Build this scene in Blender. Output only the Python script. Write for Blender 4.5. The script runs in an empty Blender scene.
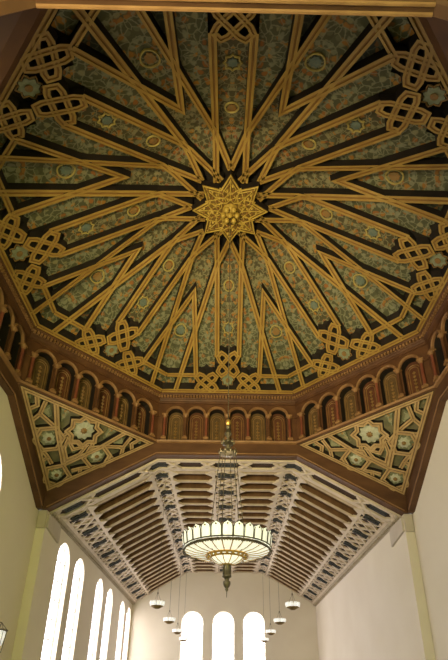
import bpy, math, random
from math import sin, cos, tan, pi, radians, sqrt, hypot, atan2
from mathutils import Vector, Matrix
from mathutils.geometry import tessellate_polygon
random.seed(7)
COL = bpy.context.scene.collection
S = 6.0; EYE = 1.7            # one plan unit is half the crossing width (6 m); heights are measured from the eye
D, HS, HB, HF, HD, AP = 2.4871, .9109, 1.2408, 1.3137, 1.639, .940
C = D - 1; YN = 5.2476; B = .9523; T = .395; FLOOR = -EYE / S
T8 = tan(pi / 8); C8 = cos(pi / 8); S8 = sin(pi / 8)

# ------------------------------------------------------------------ materials
def new_mat(name, rough=.6, metal=0.0, spec=.3):
    m = bpy.data.materials.new(name); m.use_nodes = True
    b = m.node_tree.nodes['Principled BSDF']
    b.inputs['Roughness'].default_value = rough; b.inputs['Metallic'].default_value = metal
    b.inputs['Specular IOR Level'].default_value = spec
    return m, m.node_tree, b
def N(nt, kind, **kw):
    n = nt.nodes.new(kind)
    for k, v in kw.items():
        if k in n.inputs: n.inputs[k].default_value = v
        else: setattr(n, k, v)
    return n
def ramp(nt, stops, interp='LINEAR'):
    r = nt.nodes.new('ShaderNodeValToRGB'); e = r.color_ramp.elements; r.color_ramp.interpolation = interp
    while len(e) < len(stops): e.new(.5)
    for i, (p, c) in enumerate(stops): e[i].position = p; e[i].color = (*c, 1)
    return r
def worn(name, c1, c2, scale=3, rough=.6, metal=0.0, stretch=(1, 1, 1), bump=.0, spec=.3, detail=5):
    m, nt, b = new_mat(name, rough, metal, spec); L = nt.links.new
    tc = N(nt, 'ShaderNodeTexCoord'); mp = N(nt, 'ShaderNodeMapping'); mp.inputs['Scale'].default_value = stretch
    no = N(nt, 'ShaderNodeTexNoise', Scale=scale, Detail=detail)
    L(tc.outputs['Object'], mp.inputs['Vector']); L(mp.outputs[0], no.inputs['Vector'])
    r = ramp(nt, [(.3, c1), (.7, c2)]); L(no.outputs['Fac'], r.inputs[0]); L(r.outputs[0], b.inputs['Base Color'])
    if bump:
        bp = N(nt, 'ShaderNodeBump', Strength=bump); bp.inputs['Distance'].default_value = .02
        L(no.outputs['Fac'], bp.inputs['Height']); L(bp.outputs[0], b.inputs['Normal'])
    return m
def painted(name, cols, scale=52, vine=(.46, .44, .24), warp=.03, vs=.5, k=.72):
    cols = [tuple(c * k for c in q) for q in cols]; vine = tuple(c * k for c in vine)
    """foliage painting mirrored about the board's middle: coloured leaves on a ground, crossed by pale scrolling stems"""
    m, nt, b = new_mat(name, .7); L = nt.links.new
    uv = N(nt, 'ShaderNodeUVMap'); sp = N(nt, 'ShaderNodeSeparateXYZ'); L(uv.outputs[0], sp.inputs[0])
    ab = N(nt, 'ShaderNodeMath', operation='ABSOLUTE'); L(sp.outputs[0], ab.inputs[0])
    cb = N(nt, 'ShaderNodeCombineXYZ'); L(ab.outputs[0], cb.inputs[0]); L(sp.outputs[1], cb.inputs[1])
    no = N(nt, 'ShaderNodeTexNoise', Scale=30, Detail=3); L(cb.outputs[0], no.inputs['Vector'])
    sub = N(nt, 'ShaderNodeVectorMath', operation='SUBTRACT'); sub.inputs[1].default_value = (.5, .5, .5); L(no.outputs['Color'], sub.inputs[0])
    sc = N(nt, 'ShaderNodeVectorMath', operation='SCALE'); sc.inputs['Scale'].default_value = warp; L(sub.outputs[0], sc.inputs[0])
    ad = N(nt, 'ShaderNodeVectorMath', operation='ADD'); L(cb.outputs[0], ad.inputs[0]); L(sc.outputs[0], ad.inputs[1])
    v = N(nt, 'ShaderNodeTexVoronoi', Scale=scale); L(ad.outputs[0], v.inputs['Vector'])
    s2 = N(nt, 'ShaderNodeSeparateColor'); L(v.outputs['Color'], s2.inputs[0])
    n = len(cols); r = ramp(nt, [(i / n, c) for i, c in enumerate(cols)], 'CONSTANT'); L(s2.outputs[0], r.inputs[0])
    leaf = ramp(nt, [(.42, (1, 1, 1)), (.62, (0, 0, 0))]); L(v.outputs['Distance'], leaf.inputs[0])
    g = N(nt, 'ShaderNodeMix', data_type='RGBA'); g.inputs['A'].default_value = (*cols[0], 1); L(leaf.outputs[0], g.inputs['Factor']); L(r.outputs[0], g.inputs['B'])
    ve = N(nt, 'ShaderNodeTexVoronoi', Scale=scale * vs); ve.feature = 'DISTANCE_TO_EDGE'; L(ad.outputs[0], ve.inputs['Vector'])
    e = ramp(nt, [(.03, (.8, .8, .8)), (.08, (0, 0, 0))]); L(ve.outputs['Distance'], e.inputs[0])
    mx = N(nt, 'ShaderNodeMix', data_type='RGBA'); mx.inputs['B'].default_value = (*vine, 1)
    L(e.outputs[0], mx.inputs['Factor']); L(g.outputs['Result'], mx.inputs['A']); L(mx.outputs['Result'], b.inputs['Base Color'])
    return m
def emit(name, col, strength, base=(.8, .8, .75)):
    m, nt, b = new_mat(name, .4); b.inputs['Base Color'].default_value = (*base, 1)
    b.inputs['Emission Color'].default_value = (*col, 1); b.inputs['Emission Strength'].default_value = strength
    return m
gold = worn('gilded_wood', (.27, .155, .028), (.37, .235, .052), 2.2, .5, .0, bump=.1)
star_base = worn('deep_gold_star_ground', (.10, .055, .010), (.20, .12, .022), 9, .6)
gold_star = worn('gilded_star', (.36, .235, .038), (.54, .38, .08), 5, .45, .1)
dark_wood = worn('blackened_wood', (.010, .007, .005), (.022, .014, .009), 3, .8)
groove_wood = worn('brown_rib_groove', (.19, .095, .022), (.25, .13, .032), 3, .7)
backing = worn('dome_backing', (.012, .010, .007), (.03, .022, .014), 2, .85)
GREENS = [(.095, .080, .032), (.44, .20, .03), (.11, .095, .040), (.28, .25, .12), (.38, .15, .025), (.13, .145, .08), (.42, .20, .03), (.24, .22, .11), (.30, .09, .025)]
paint = painted('painted_scrollwork', GREENS, 58, (.30, .27, .14), vs=.7)
paint_b = painted('painted_foliage', [(.105, .105, .048), (.44, .20, .03), (.25, .25, .15), (.36, .14, .03), (.09, .10, .05), (.30, .27, .13), (.40, .18, .035), (.16, .16, .08)], 52, (.30, .29, .17), vs=.7)
paint_dk = painted('painted_dark_foliage', [(.04, .045, .025), (.13, .12, .06), (.06, .06, .03), (.20, .09, .02)], 60, (.12, .12, .06))
pend_field = painted('pendentive_painted_field', [(.17, .18, .10), (.26, .26, .16), (.34, .19, .06), (.20, .20, .11)], 50, (.34, .33, .2), k=.95)
ring_yellow = worn('painted_yellow_ring', (.32, .25, .07), (.42, .33, .10), 9, .6)
disc_orange = worn('painted_orange_disc', (.26, .12, .03), (.20, .14, .05), 12, .6)
disc_teal = worn('painted_teal_disc', (.09, .13, .11), (.15, .17, .12), 12, .6)
dome_flower = worn('dusky_green_rosette', (.17, .19, .11), (.25, .26, .16), 12, .6)
flower_pale = worn('pale_green_rosette', (.36, .37, .27), (.50, .48, .35), 12, .6)
frieze_wood = worn('carved_red_brown_wood', (.070, .028, .012), (.125, .053, .021), 2.5, .55, bump=.2)
frieze_light = worn('worn_tan_moulding', (.21, .105, .042), (.31, .165, .07), 3, .5)
shaft_red = worn('red_shaft', (.15, .042, .024), (.22, .068, .034), 3, .5)
niche_red = worn('red_niche_board', (.080, .028, .013), (.135, .049, .020), 4, .6)
niche_green = worn('olive_niche_board', (.085, .050, .020), (.14, .080, .030), 4, .6)
carve_gold = worn('dull_gilt_carving', (.20, .11, .038), (.30, .165, .055), 4, .5, .1)
beam_wood = worn('brown_beam_wood', (.075, .034, .016), (.125, .058, .026), 1.2, .5, stretch=(1, 1, 3))
strap_gold = worn('tan_gilt_strap', (.38, .245, .105), (.50, .34, .165), 3, .5, .1)
strap_groove = worn('tan_strap_groove', (.20, .12, .05), (.28, .18, .08), 3, .6)
pend_back = worn('pendentive_back', (.12, .12, .07), (.20, .17, .09), 6, .8)
plaster = worn('cream_plaster', (.78, .70, .57), (.83, .755, .63), .5, .85, spec=.15)
plaster_end = worn('warm_plaster', (.78, .70, .57), (.83, .755, .63), .6, .85, spec=.15)
corbel_mat = worn('tan_corbel_plaster', (.52, .45, .37), (.60, .53, .44), 1.5, .8)
stone = worn('floor_tile', (.15, .145, .08), (.21, .20, .11), 1.5, .4)
rafter_mat = worn('pale_rafter_wood', (.40, .30, .18), (.52, .40, .25), 1.5, .6, stretch=(3, 1, 1))
board_mat = worn('brown_ceiling_board', (.11, .055, .022), (.18, .095, .04), 1.2, .7, stretch=(4, 1, 1))
lattice_mat = worn('whitened_lattice_wood', (.54, .44, .33), (.68, .57, .44), 3, .6)
inset_mat = worn('slate_blue_inset', (.018, .018, .017), (.075, .075, .070), 12, .85)
slot_wood = worn('dark_brown_slot_board', (.030, .016, .009), (.06, .03, .016), 4, .7)
cornice_mat = worn('greyed_wall_cornice', (.34, .28, .19), (.46, .38, .27), 4, .7)
pane_mat = emit('bright_window_pane', (1.0, .94, .98), 5.8)
pane_fill_green = emit('added_green_fill_pane', (.86, 1.0, .20), 9.5)  # invented coloured glass, added to cast olive light on the left wall
pane_fill_left = emit('added_left_fill_pane', (1.0, .94, .88), 14)  # added panes in the unseen near arm, brightening the right crossing wall
pane_fill_rear = emit('added_rear_fill_pane', (.88, 1.0, .35), 4)  # added glow from behind the camera, tinted olive-yellow as fill
bar_mat = worn('pale_glazing_bar', (.62, .64, .58), (.7, .7, .64), 3, .5)
bronze = worn('aged_bronze', (.09, .075, .05), (.19, .16, .11), 10, .4, .7)
brass = worn('polished_brass', (.55, .33, .08), (.75, .5, .15), 8, .3, .8)
glass_lit = emit('lit_opal_glass', (1, .93, .68), .9, (.85, .84, .76))
glass_shade = emit('opal_glass_petal', (1, .98, .82), .55, (.85, .88, .8))
dish_mat = worn('dull_brass', (.20, .13, .05), (.30, .20, .08), 9, .5, .4)
cup_glass = emit('white_cup_glass', (1, .99, .93), .62)
rod_mat = worn('dark_steel_rod', (.10, .08, .05), (.16, .13, .09), 9, .5, .5)

# ------------------------------------------------------------------ mesh builder (plan units in, metres out)
class MB:
    def __init__(s): s.v = []; s.f = []; s.m = []; s.uv = []
    def vert(s, x, y, z, uv=None): s.v.append((x, y, z)); s.uv.append(uv or (x, y)); return len(s.v) - 1
    def face(s, ids, m=0): s.f.append(tuple(ids)); s.m.append(m)
    def pts(s, l): return [s.vert(*p) for p in l]
    def grid(s, rows, m=0, close=False):
        ids = [s.pts(r) for r in rows]
        for a, b in zip(ids, ids[1:]):
            n = len(a)
            for i in range(n if close else n - 1): s.face((a[i], a[(i + 1) % n], b[(i + 1) % n], b[i]), m if not isinstance(m, (list, tuple)) else m[i])
        return ids
    def box(s, c, h, m=0, ax=None):
        ax = ax or ((1, 0, 0), (0, 1, 0), (0, 0, 1)); ax = [Vector(a) for a in ax]; c = Vector(c); q = []
        for k in (-1, 1):
            for (i, j) in ((-1, -1), (1, -1), (1, 1), (-1, 1)): q.append(s.vert(*(c + ax[0] * h[0] * i + ax[1] * h[1] * j + ax[2] * h[2] * k)))
        for f in ((0, 3, 2, 1), (4, 5, 6, 7), (0, 1, 5, 4), (1, 2, 6, 5), (2, 3, 7, 6), (3, 0, 4, 7)): s.face([q[i] for i in f], m)
    def prism(s, bot, top, m=0, side=None):
        a = s.pts(bot); b = s.pts(top); n = len(a); side = m if side is None else side
        s.face(a[::-1], m); s.face(b, m)
        for i in range(n): s.face((a[i], a[(i + 1) % n], b[(i + 1) % n], b[i]), side)
    def lathe(s, prof, c=(0, 0), n=20, m=0):
        s.grid([[(c[0] + r * cos(2 * pi * i / n), c[1] + r * sin(2 * pi * i / n), z) for i in range(n)] for r, z in prof], m, True)
    def tube(s, pts, r, n=6, m=0, closed=False):
        P = [Vector(p) for p in pts]; rows = []
        for i, p in enumerate(P):
            if closed: t = P[(i + 1) % len(P)] - P[i - 1]
            else: t = P[min(i + 1, len(P) - 1)] - P[max(i - 1, 0)]
            t.normalize(); up = Vector((0, 0, 1)) if abs(t.z) < .9 else Vector((1, 0, 0))
            a = t.cross(up).normalized(); b = t.cross(a)
            rows.append([tuple(p + (a * cos(2 * pi * k / n) + b * sin(2 * pi * k / n)) * r) for k in range(n)])
        if closed: rows.append(rows[0])
        ids = s.grid(rows, m, True)
        if not closed: s.face(ids[0][::-1], m); s.face(ids[-1], m)
    def ball(s, c, r, m=0, n=10, k=6, sz=1):
        s.grid([[(c[0] + r * sin(pi * j / k) * cos(2 * pi * i / n), c[1] + r * sin(pi * j / k) * sin(2 * pi * i / n), c[2] + sz * r * cos(pi * j / k)) for i in range(n)] for j in range(k + 1)], m, True)
    def build(s, name, mats, parent=None, origin=None, smooth=False, local=False):
        if origin is None: origin = parent.get('_o') if parent is not None and '_o' in parent else (0, 0, FLOOR)
        if local: origin = (0, 0, 0)
        me = bpy.data.meshes.new(name)
        me.from_pydata([((x - origin[0]) * S, (y - origin[1]) * S, (z - origin[2]) * S) for x, y, z in s.v], [], s.f)
        mats = mats if isinstance(mats, (list, tuple)) else [mats]
        for m in mats: me.materials.append(m)
        for p, i in zip(me.polygons, s.m): p.material_index = i; p.use_smooth = smooth
        ul = me.uv_layers.new(name='UVMap')
        for l in me.loops: ul.data[l.index].uv = s.uv[l.vertex_index]
        me.validate(); me.update()
        o = bpy.data.objects.new(name, me); COL.objects.link(o)
        if parent is None: o.location = W(origin)
        else: o.parent = parent
        o['_o'] = list(origin)
        return o
def W(p): return (p[0] * S, p[1] * S, EYE + p[2] * S)
def tag(o, label=None, cat=None, group=None, kind=None):
    for k, v in (('label', label), ('category', cat), ('group', group), ('kind', kind)):
        if v: o[k] = v
    return o
def empty(name, base, rz=0):
    o = bpy.data.objects.new(name, None); COL.objects.link(o); o.location = W(base); o.rotation_euler = (0, 0, rz)
    o.empty_display_size = .2; o['_o'] = list(base); return o
KIDS = {}
def copy_tree(o, parent=None):
    c = o.copy(); COL.objects.link(c); c.parent = parent
    for ch in [x for x in bpy.data.objects if x.parent == o]: copy_tree(ch, c)
    return c

# ------------------------------------------------------------------ dome: heights over the plan
ZC, RF, GS = 2.005, .313, .940 / .9141
def dz(x, y):
    r = max(x * sin(k * pi / 4) + y * cos(k * pi / 4) for k in range(8))
    return ZC - (ZC - HD) * max(r - RF * GS, 0) / (AP - RF * GS)   # flat middle, eight straight slopes
def rot(p, th):   # plan frame turned th from the far axis: p = (t across, r along)
    return (p[0] * cos(th) + p[1] * sin(th), -p[0] * sin(th) + p[1] * cos(th))
def rotd(p, th): return rot((p[0] * GS, p[1] * GS), th)      # the ceiling pattern, drawn at the dome's size
dome = empty('ceiling', (0, C, HD)); tag(dome, kind='structure', label='octagonal domed ceiling with gilded star ribs and painted panels')
RIBH, LIFT = .050, .036
def densify(pl, step=.045, closed=False):
    out = []
    q = pl + [pl[0]] if closed else pl
    for a, b in zip(q, q[1:]):
        n = max(1, int(hypot(b[0] - a[0], b[1] - a[1]) / step))
        out += [(a[0] + (b[0] - a[0]) * i / n, a[1] + (b[1] - a[1]) * i / n) for i in range(n)]
    if not closed: out.append(pl[-1])
    return out
def sweep(mb, pl, w, zf, h, dzo=0, closed=False, cx=0, cy=0, gr=.004, step=.045, lift=0):
    """a moulded strap along a plan polyline: two gilded fillets with a brown groove, dark flanks"""
    P = densify(pl, step, closed); n = len(P); rows = []
    off = [(-.5, h), (-.5, 0), (-.14, 0), (-.08, gr), (.08, gr), (.14, 0), (.5, 0), (.5, h)]
    for i, p in enumerate(P):
        if closed: a, b = P[i - 1], P[(i + 1) % n]
        else: a, b = P[max(i - 1, 0)], P[min(i + 1, n - 1)]
        d1 = Vector((p[0] - a[0], p[1] - a[1])); d2 = Vector((b[0] - p[0], b[1] - p[1]))
        if d1.length < 1e-9: d1 = d2.copy()
        if d2.length < 1e-9: d2 = d1.copy()
        d1.normalize(); d2.normalize(); t = (d1 + d2)
        if t.length < 1e-6: t = d1.copy()
        t.normalize(); nn = Vector((-t.y, t.x)); k = 1 / max(.45, nn.dot(Vector((-d1.y, d1.x))))
        row = []
        for o, z in off:
            x = p[0] + nn.x * o * w * k; y = p[1] + nn.y * o * w * k
            row.append((x + cx, y + cy, zf(x, y) + z - dzo + lift))
        rows.append(row)
    if closed: rows.append(rows[0])
    ids = mb.grid(rows, [1, 0, 2, 2, 2, 0, 1])
    if not closed: mb.face(ids[0], 1); mb.face(ids[-1][::-1], 1)
def rib(name, pl, th, w=.026, dzo=0, closed=False, parent=None, h=RIBH):
    mb = MB(); sweep(mb, [rotd(p, th) for p in pl], w, dz, h, dzo, closed, 0, C)
    return mb.build(name, [gold, dark_wood, groove_wood], parent or dome)
def slab(mb, rows, th, z0=LIFT, thick=.008, uvo=0):
    """painted board from a grid of plan points"""
    g = []
    for row in rows:
        g.append([])
        for p in row:
            x, y = rotd(p, th); g[-1].append(mb.vert(x, y + C, dz(x, y) + z0, (p[0], p[1] + uvo)))
    for a, b in zip(g, g[1:]):
        for i in range(len(a) - 1): mb.face((a[i], a[i + 1], b[i + 1], b[i]))
    edge = g[0] + [r[-1] for r in g[1:]] + g[-1][-2::-1] + [r[0] for r in g[-2:0:-1]]
    up = [mb.vert(mb.v[i][0], mb.v[i][1], mb.v[i][2] + thick, mb.uv[i]) for i in edge]
    n = len(edge)
    for i in range(n): mb.face((edge[i], edge[(i + 1) % n], up[(i + 1) % n], up[i]), 1)
def strip(mb, lo, hi, r0, r1, th, nr=14, nt=6, scal=0.0, scal0=0.0, uvo=0):
    rows = []
    for j in range(nr + 1):
        row = []
        for i in range(nt + 1):
            u = i / nt; e = scal * (abs(sin(2 * pi * u)) * .5 - (1 - abs(2 * u - 1))) ; e0 = scal0 * (1 - abs(2 * u - 1))
            a = r0 - e0; b = r1 + e; r = a + (b - a) * j / nr
            l, h = lo(r), hi(r)
            if h < l: l = h = (l + h) / 2
            row.append((l + (h - l) * u, r))
        rows.append(row)
    slab(mb, rows, th, uvo=uvo)
def L1t(r): return .06 + (r - RF) * .404          # the long diverging rib in facet coordinates
def cf(r, t): return (r * S8 - t * C8, r * C8 + t * S8)   # facet (r,t) -> corner frame (p, q)
mgn = .0135
NH = .012
def knot(mb, cx0, cy0, hx, hy, th, w=.0205, dzo=0):
    for sg in (1, -1):
        loop = [(cx0 - hx, cy0 - sg * .5 * hy), (cx0 + .5 * hx * 1, cy0 + sg * hy), (cx0 + hx, cy0 + sg * .5 * hy), (cx0 - .5 * hx, cy0 - sg * hy)]
        # round the turns
        pl = []
        for i, p in enumerate(loop):
            a, b = loop[i - 1], loop[(i + 1) % 4]
            pl += [(p[0] + (a[0] - p[0]) * .16, p[1] + (a[1] - p[1]) * .16), (p[0] + (b[0] - p[0]) * .16, p[1] + (b[1] - p[1]) * .16)]
        sweep(mb, [rotd(p, th) for p in pl], w, dz, RIBH * .8, dzo + (.0012 if sg > 0 else 0), True, 0, C, gr=.003, step=.03)
def disc_mesh(mb, c, r, th, n=20, lobes=0, z0=LIFT - .002, m=0, dep=.003):
    pts = []
    for i in range(n):
        a = 2 * pi * i / n; rr = r * (1 + (.14 * cos(lobes * a) if lobes else 0)); x, y = rotd((c[0] + rr * cos(a), c[1] + rr * sin(a)), th)
        pts.append((x, y + C, dz(x, y) + z0 - dep))
    x, y = rotd(c, th); cc = mb.vert(x, y + C, dz(x, y) + z0 - dep * 1.6)
    ids = mb.pts(pts); up = mb.pts([(p[0], p[1], p[2] + dep * 2) for p in pts])
    for i in range(n):
        mb.face((ids[i], ids[(i + 1) % n], cc), m); mb.face((ids[i], up[i], up[(i + 1) % n], ids[(i + 1) % n]), m)
def ring_mesh(mb, c, r, w, th, n=24, lobes=0, z0=LIFT - .004, m=0):
    pl = []
    for i in range(n):
        a = 2 * pi * i / n; rr = r * (1 + (.16 * cos(lobes * a) if lobes else 0)); pl.append((c[0] + rr * cos(a), c[1] + rr * sin(a)))
    P = [rotd(p, th) for p in pl]
    mb.tube([(x, y + C, dz(x, y) + z0) for x, y in P], w, 5, m, True)
def cap(v, lim): return min(v, lim)
# backing shell
mb = MB(); rs = [0, .1, .2, RF * GS, .4, .5, .6, .7, .8, .96]
for k in range(8):
    th = k * pi / 4
    rows = []
    for r in rs:
        rows.append([])
        for i in range(7):
            t = (i / 3 - 1) * r * T8; x, y = rot((t, r), th); rows[-1].append((x, y + C, dz(x, y) + RIBH))
    mb.grid(rows)
mb.build('dome_shell', backing, dome)
for k in range(8):
    th = k * pi / 4; tc = th + pi / 8
    for sg in (-1, 1):
        rib('parallel_rib', [(sg * .06, .112), (sg * .06, .728)], th, dzo=.0006)
        pl = [(0, .17), (sg * .06, RF), (sg * L1t(.60), .60), (sg * L1t(.905), .905)]
        rib('diverging_rib', pl, th, dzo=.0016)
        rib('ring_rib', [(sg * .172, .822), (sg * .822 * T8, .822)], th, w=.021, dzo=.0003)
        mb = MB(); knot(mb, sg * .120, .860, .063, .050, th); mb.build('knot', [gold, dark_wood, groove_wood], dome)
    rib('arrow_rib', [cf(.822, .178), (0, .465), (-cf(.822, .178)[0], cf(.822, .178)[1])], tc, dzo=.0026)
    rib('border_rib', [(-.905 * T8, .905), (.905 * T8, .905)], th, w=.02, dzo=.001)
    mb = MB(); knot(mb, 0, .765, .062, .064, th)
    mb.build('knot', [gold, dark_wood, groove_wood], dome)
    # painted boards
    mb = MB(); strip(mb, lambda r: -cap(max((r - .18) * .45 - .008, .001), .06 - mgn), lambda r: cap(max((r - .18) * .45 - .008, .001), .06 - mgn), .205, .706, th, 22, 8, scal=.012)
    mb.build('painted_panel', [paint, dark_wood], dome)
    mb = MB()
    for sg in (-1, 1):
        f_in = lambda r: .06 + mgn
        f_out = lambda r: min(L1t(r) - mgn, .178 - mgn)
        if sg > 0: strip(mb, f_in, f_out, .39, .806, th, 18, 6, scal=.016, uvo=3)
        else: strip(mb, lambda r: -f_out(r), lambda r: -f_in(r), .39, .806, th, 18, 6, scal=.016, uvo=3)
    mb.build('painted_panel', [paint_b, dark_wood], dome)
    # board round the corner ray, inside the arrow's point
    mb = MB()
    def po(q): return min(max((q - .157) * .414, 0), .0644 + (q - .3122) * .009) - mgn
    def pi_(q): return 0 if q < .45 else (q - .465) * .414 + mgn
    strip(mb, lambda q: pi_(q), lambda q: max(po(q), .0005), .20, .565, tc, 18, 4, uvo=5)
    strip(mb, lambda q: -max(po(q), .0005), lambda q: -pi_(q), .20, .565, tc, 18, 4, uvo=5)
    mb.build('painted_panel', [paint, dark_wood], dome)
    mb = MB(); lim = lambda q: max(min((q - .465) * .414, .0644 + (q - .3122) * .009) - mgn, .0005)
    strip(mb, lambda q: -lim(q), lim, .505, .868, tc, 18, 8, scal=-.014, uvo=7)
    mb.build('painted_panel', [paint_b, dark_wood], dome)
    mb = MB()
    for sg in (-1, 1):
        a = lambda r: .178 + mgn; b = lambda r: max(L1t(r) - mgn, .178 + mgn + .0005)
        if sg > 0: strip(mb, a, b, .67, .806, th, 8, 4, uvo=9)
        else: strip(mb, lambda r: -b(r), lambda r: -a(r), .67, .806, th, 8, 4, uvo=9)
    mb.build('painted_panel', [paint_dk, dark_wood], dome)
    mb = MB()
    for sg in (-1, 1):
        a, b = .188, L1t(.87) - .017
        if sg > 0: strip(mb, lambda r: a, lambda r: b, .838, .889, th, 3, 4, uvo=11)
        else: strip(mb, lambda r: -b, lambda r: -a, .838, .889, th, 3, 4, uvo=11)
        a2 = lambda r: L1t(r) + .016; b2 = lambda r: r * T8 - .0
        if sg > 0: strip(mb, a2, b2, .838, .889, th, 3, 4, uvo=12)
        else: strip(mb, lambda r: -b2(r), lambda r: -a2(r), .838, .889, th, 3, 4, uvo=12)
    mb.build('painted_panel', [paint_b, dark_wood], dome)
    # medallions and rosettes
    for (c, a, r, md) in (((0, .42), th, .024, disc_orange), ((0, .672), tc, .030, (disc_orange, disc_teal)[k % 2]), ((0, .61), th, .026, disc_teal)):
        lob = 8 if c[1] == .61 else 0
        mb = MB(); ring_mesh(mb, c, r, .0036, a, lobes=lob); disc_mesh(mb, c, r * .62, a, m=1, lobes=8); mb.build('medallion', [ring_yellow, md], dome)
    mb = MB(); ring_mesh(mb, (0, .860), .034, .003, th, lobes=8, n=32, z0=LIFT - .012, m=1); disc_mesh(mb, (0, .860), .028, th, n=32, lobes=8, z0=LIFT - .012, m=0); disc_mesh(mb, (0, .860), .011, th, n=16, z0=LIFT - .018, m=1)
    mb.build('flower_rosette', [dome_flower, disc_orange], dome)

# star boss at the crown
ZS = 1.982
star = empty('star_boss', (0, C, ZS)); tag(star, 'gilded eight-pointed star boss at the very centre of the dome, its middle hung with knobs', 'ceiling boss')
def star_pts(R, rn, off=0, z=0, n=8):
    out = []
    for i in range(2 * n):
        a = off + pi * i / n; r = R if i % 2 == 0 else rn
        out.append((r * sin(a), C + r * cos(a), z))
    return out
mb = MB(); a = star_pts(.172, .112, 0, ZS); mb.prism(a, [(x, y, z + .035) for x, y, z in a], 0, 1); mb.build('star_plate', [star_base, dark_wood], star)
mb = MB()
for R, rn, w in ((.165, .106, .0045), (.142, .092, .003), (.118, .080, .0035), (.095, .066, .003), (.074, .054, .003), (.055, .042, .003)):
    mb.tube([(x, y, z) for x, y, z in star_pts(R, rn, 0 if R not in (.118, .074) else pi / 8, ZS - .002)], w, 5, 0, True)
for i in range(16):
    a = pi * i / 8; mb.tube([(.05 * sin(a), C + .05 * cos(a), ZS - .002), ((.15 if i % 2 == 0 else .1) * sin(a), C + (.15 if i % 2 == 0 else .1) * cos(a), ZS - .002)], .0025, 5)
mb.build('strapwork', gold_star, star)
mb = MB()
for ring_r, n in ((.058, 16), (.078, 24), (.098, 24), (.118, 16), (.138, 8)):
    for i in range(n):
        a = 2 * pi * (i + .5) / n
        if ring_r > .11: a = 2 * pi * (i // (n // 8)) / 8 + ((i % (n // 8)) - (n // 8 - 1) / 2) * .16
        x, y = ring_r * sin(a), ring_r * cos(a)
        mb.lathe([(.0, ZS - .010), (.0045, ZS - .006), (.006, ZS)], (x, C + y), 6, i % 2)
mb.build('stud_field', [gold_star, groove_wood], star)
mb = MB(); mb.lathe([(.0, ZS - .024), (.02, ZS - .022), (.032, ZS - .010), (.036, ZS + .001)], (0, C), 16, 0); mb.build('boss_cup', gold_star, star, smooth=True)
for i in range(7):
    a = 2 * pi * i / 6; x, y = (.031 * cos(a), .031 * sin(a)) if i < 6 else (0, 0)
    mb = MB(); mb.ball((x, C + y, ZS - .030), .0125, sz=1.2); mb.build('pendant_knob', gold_star, star, smooth=True)

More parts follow.
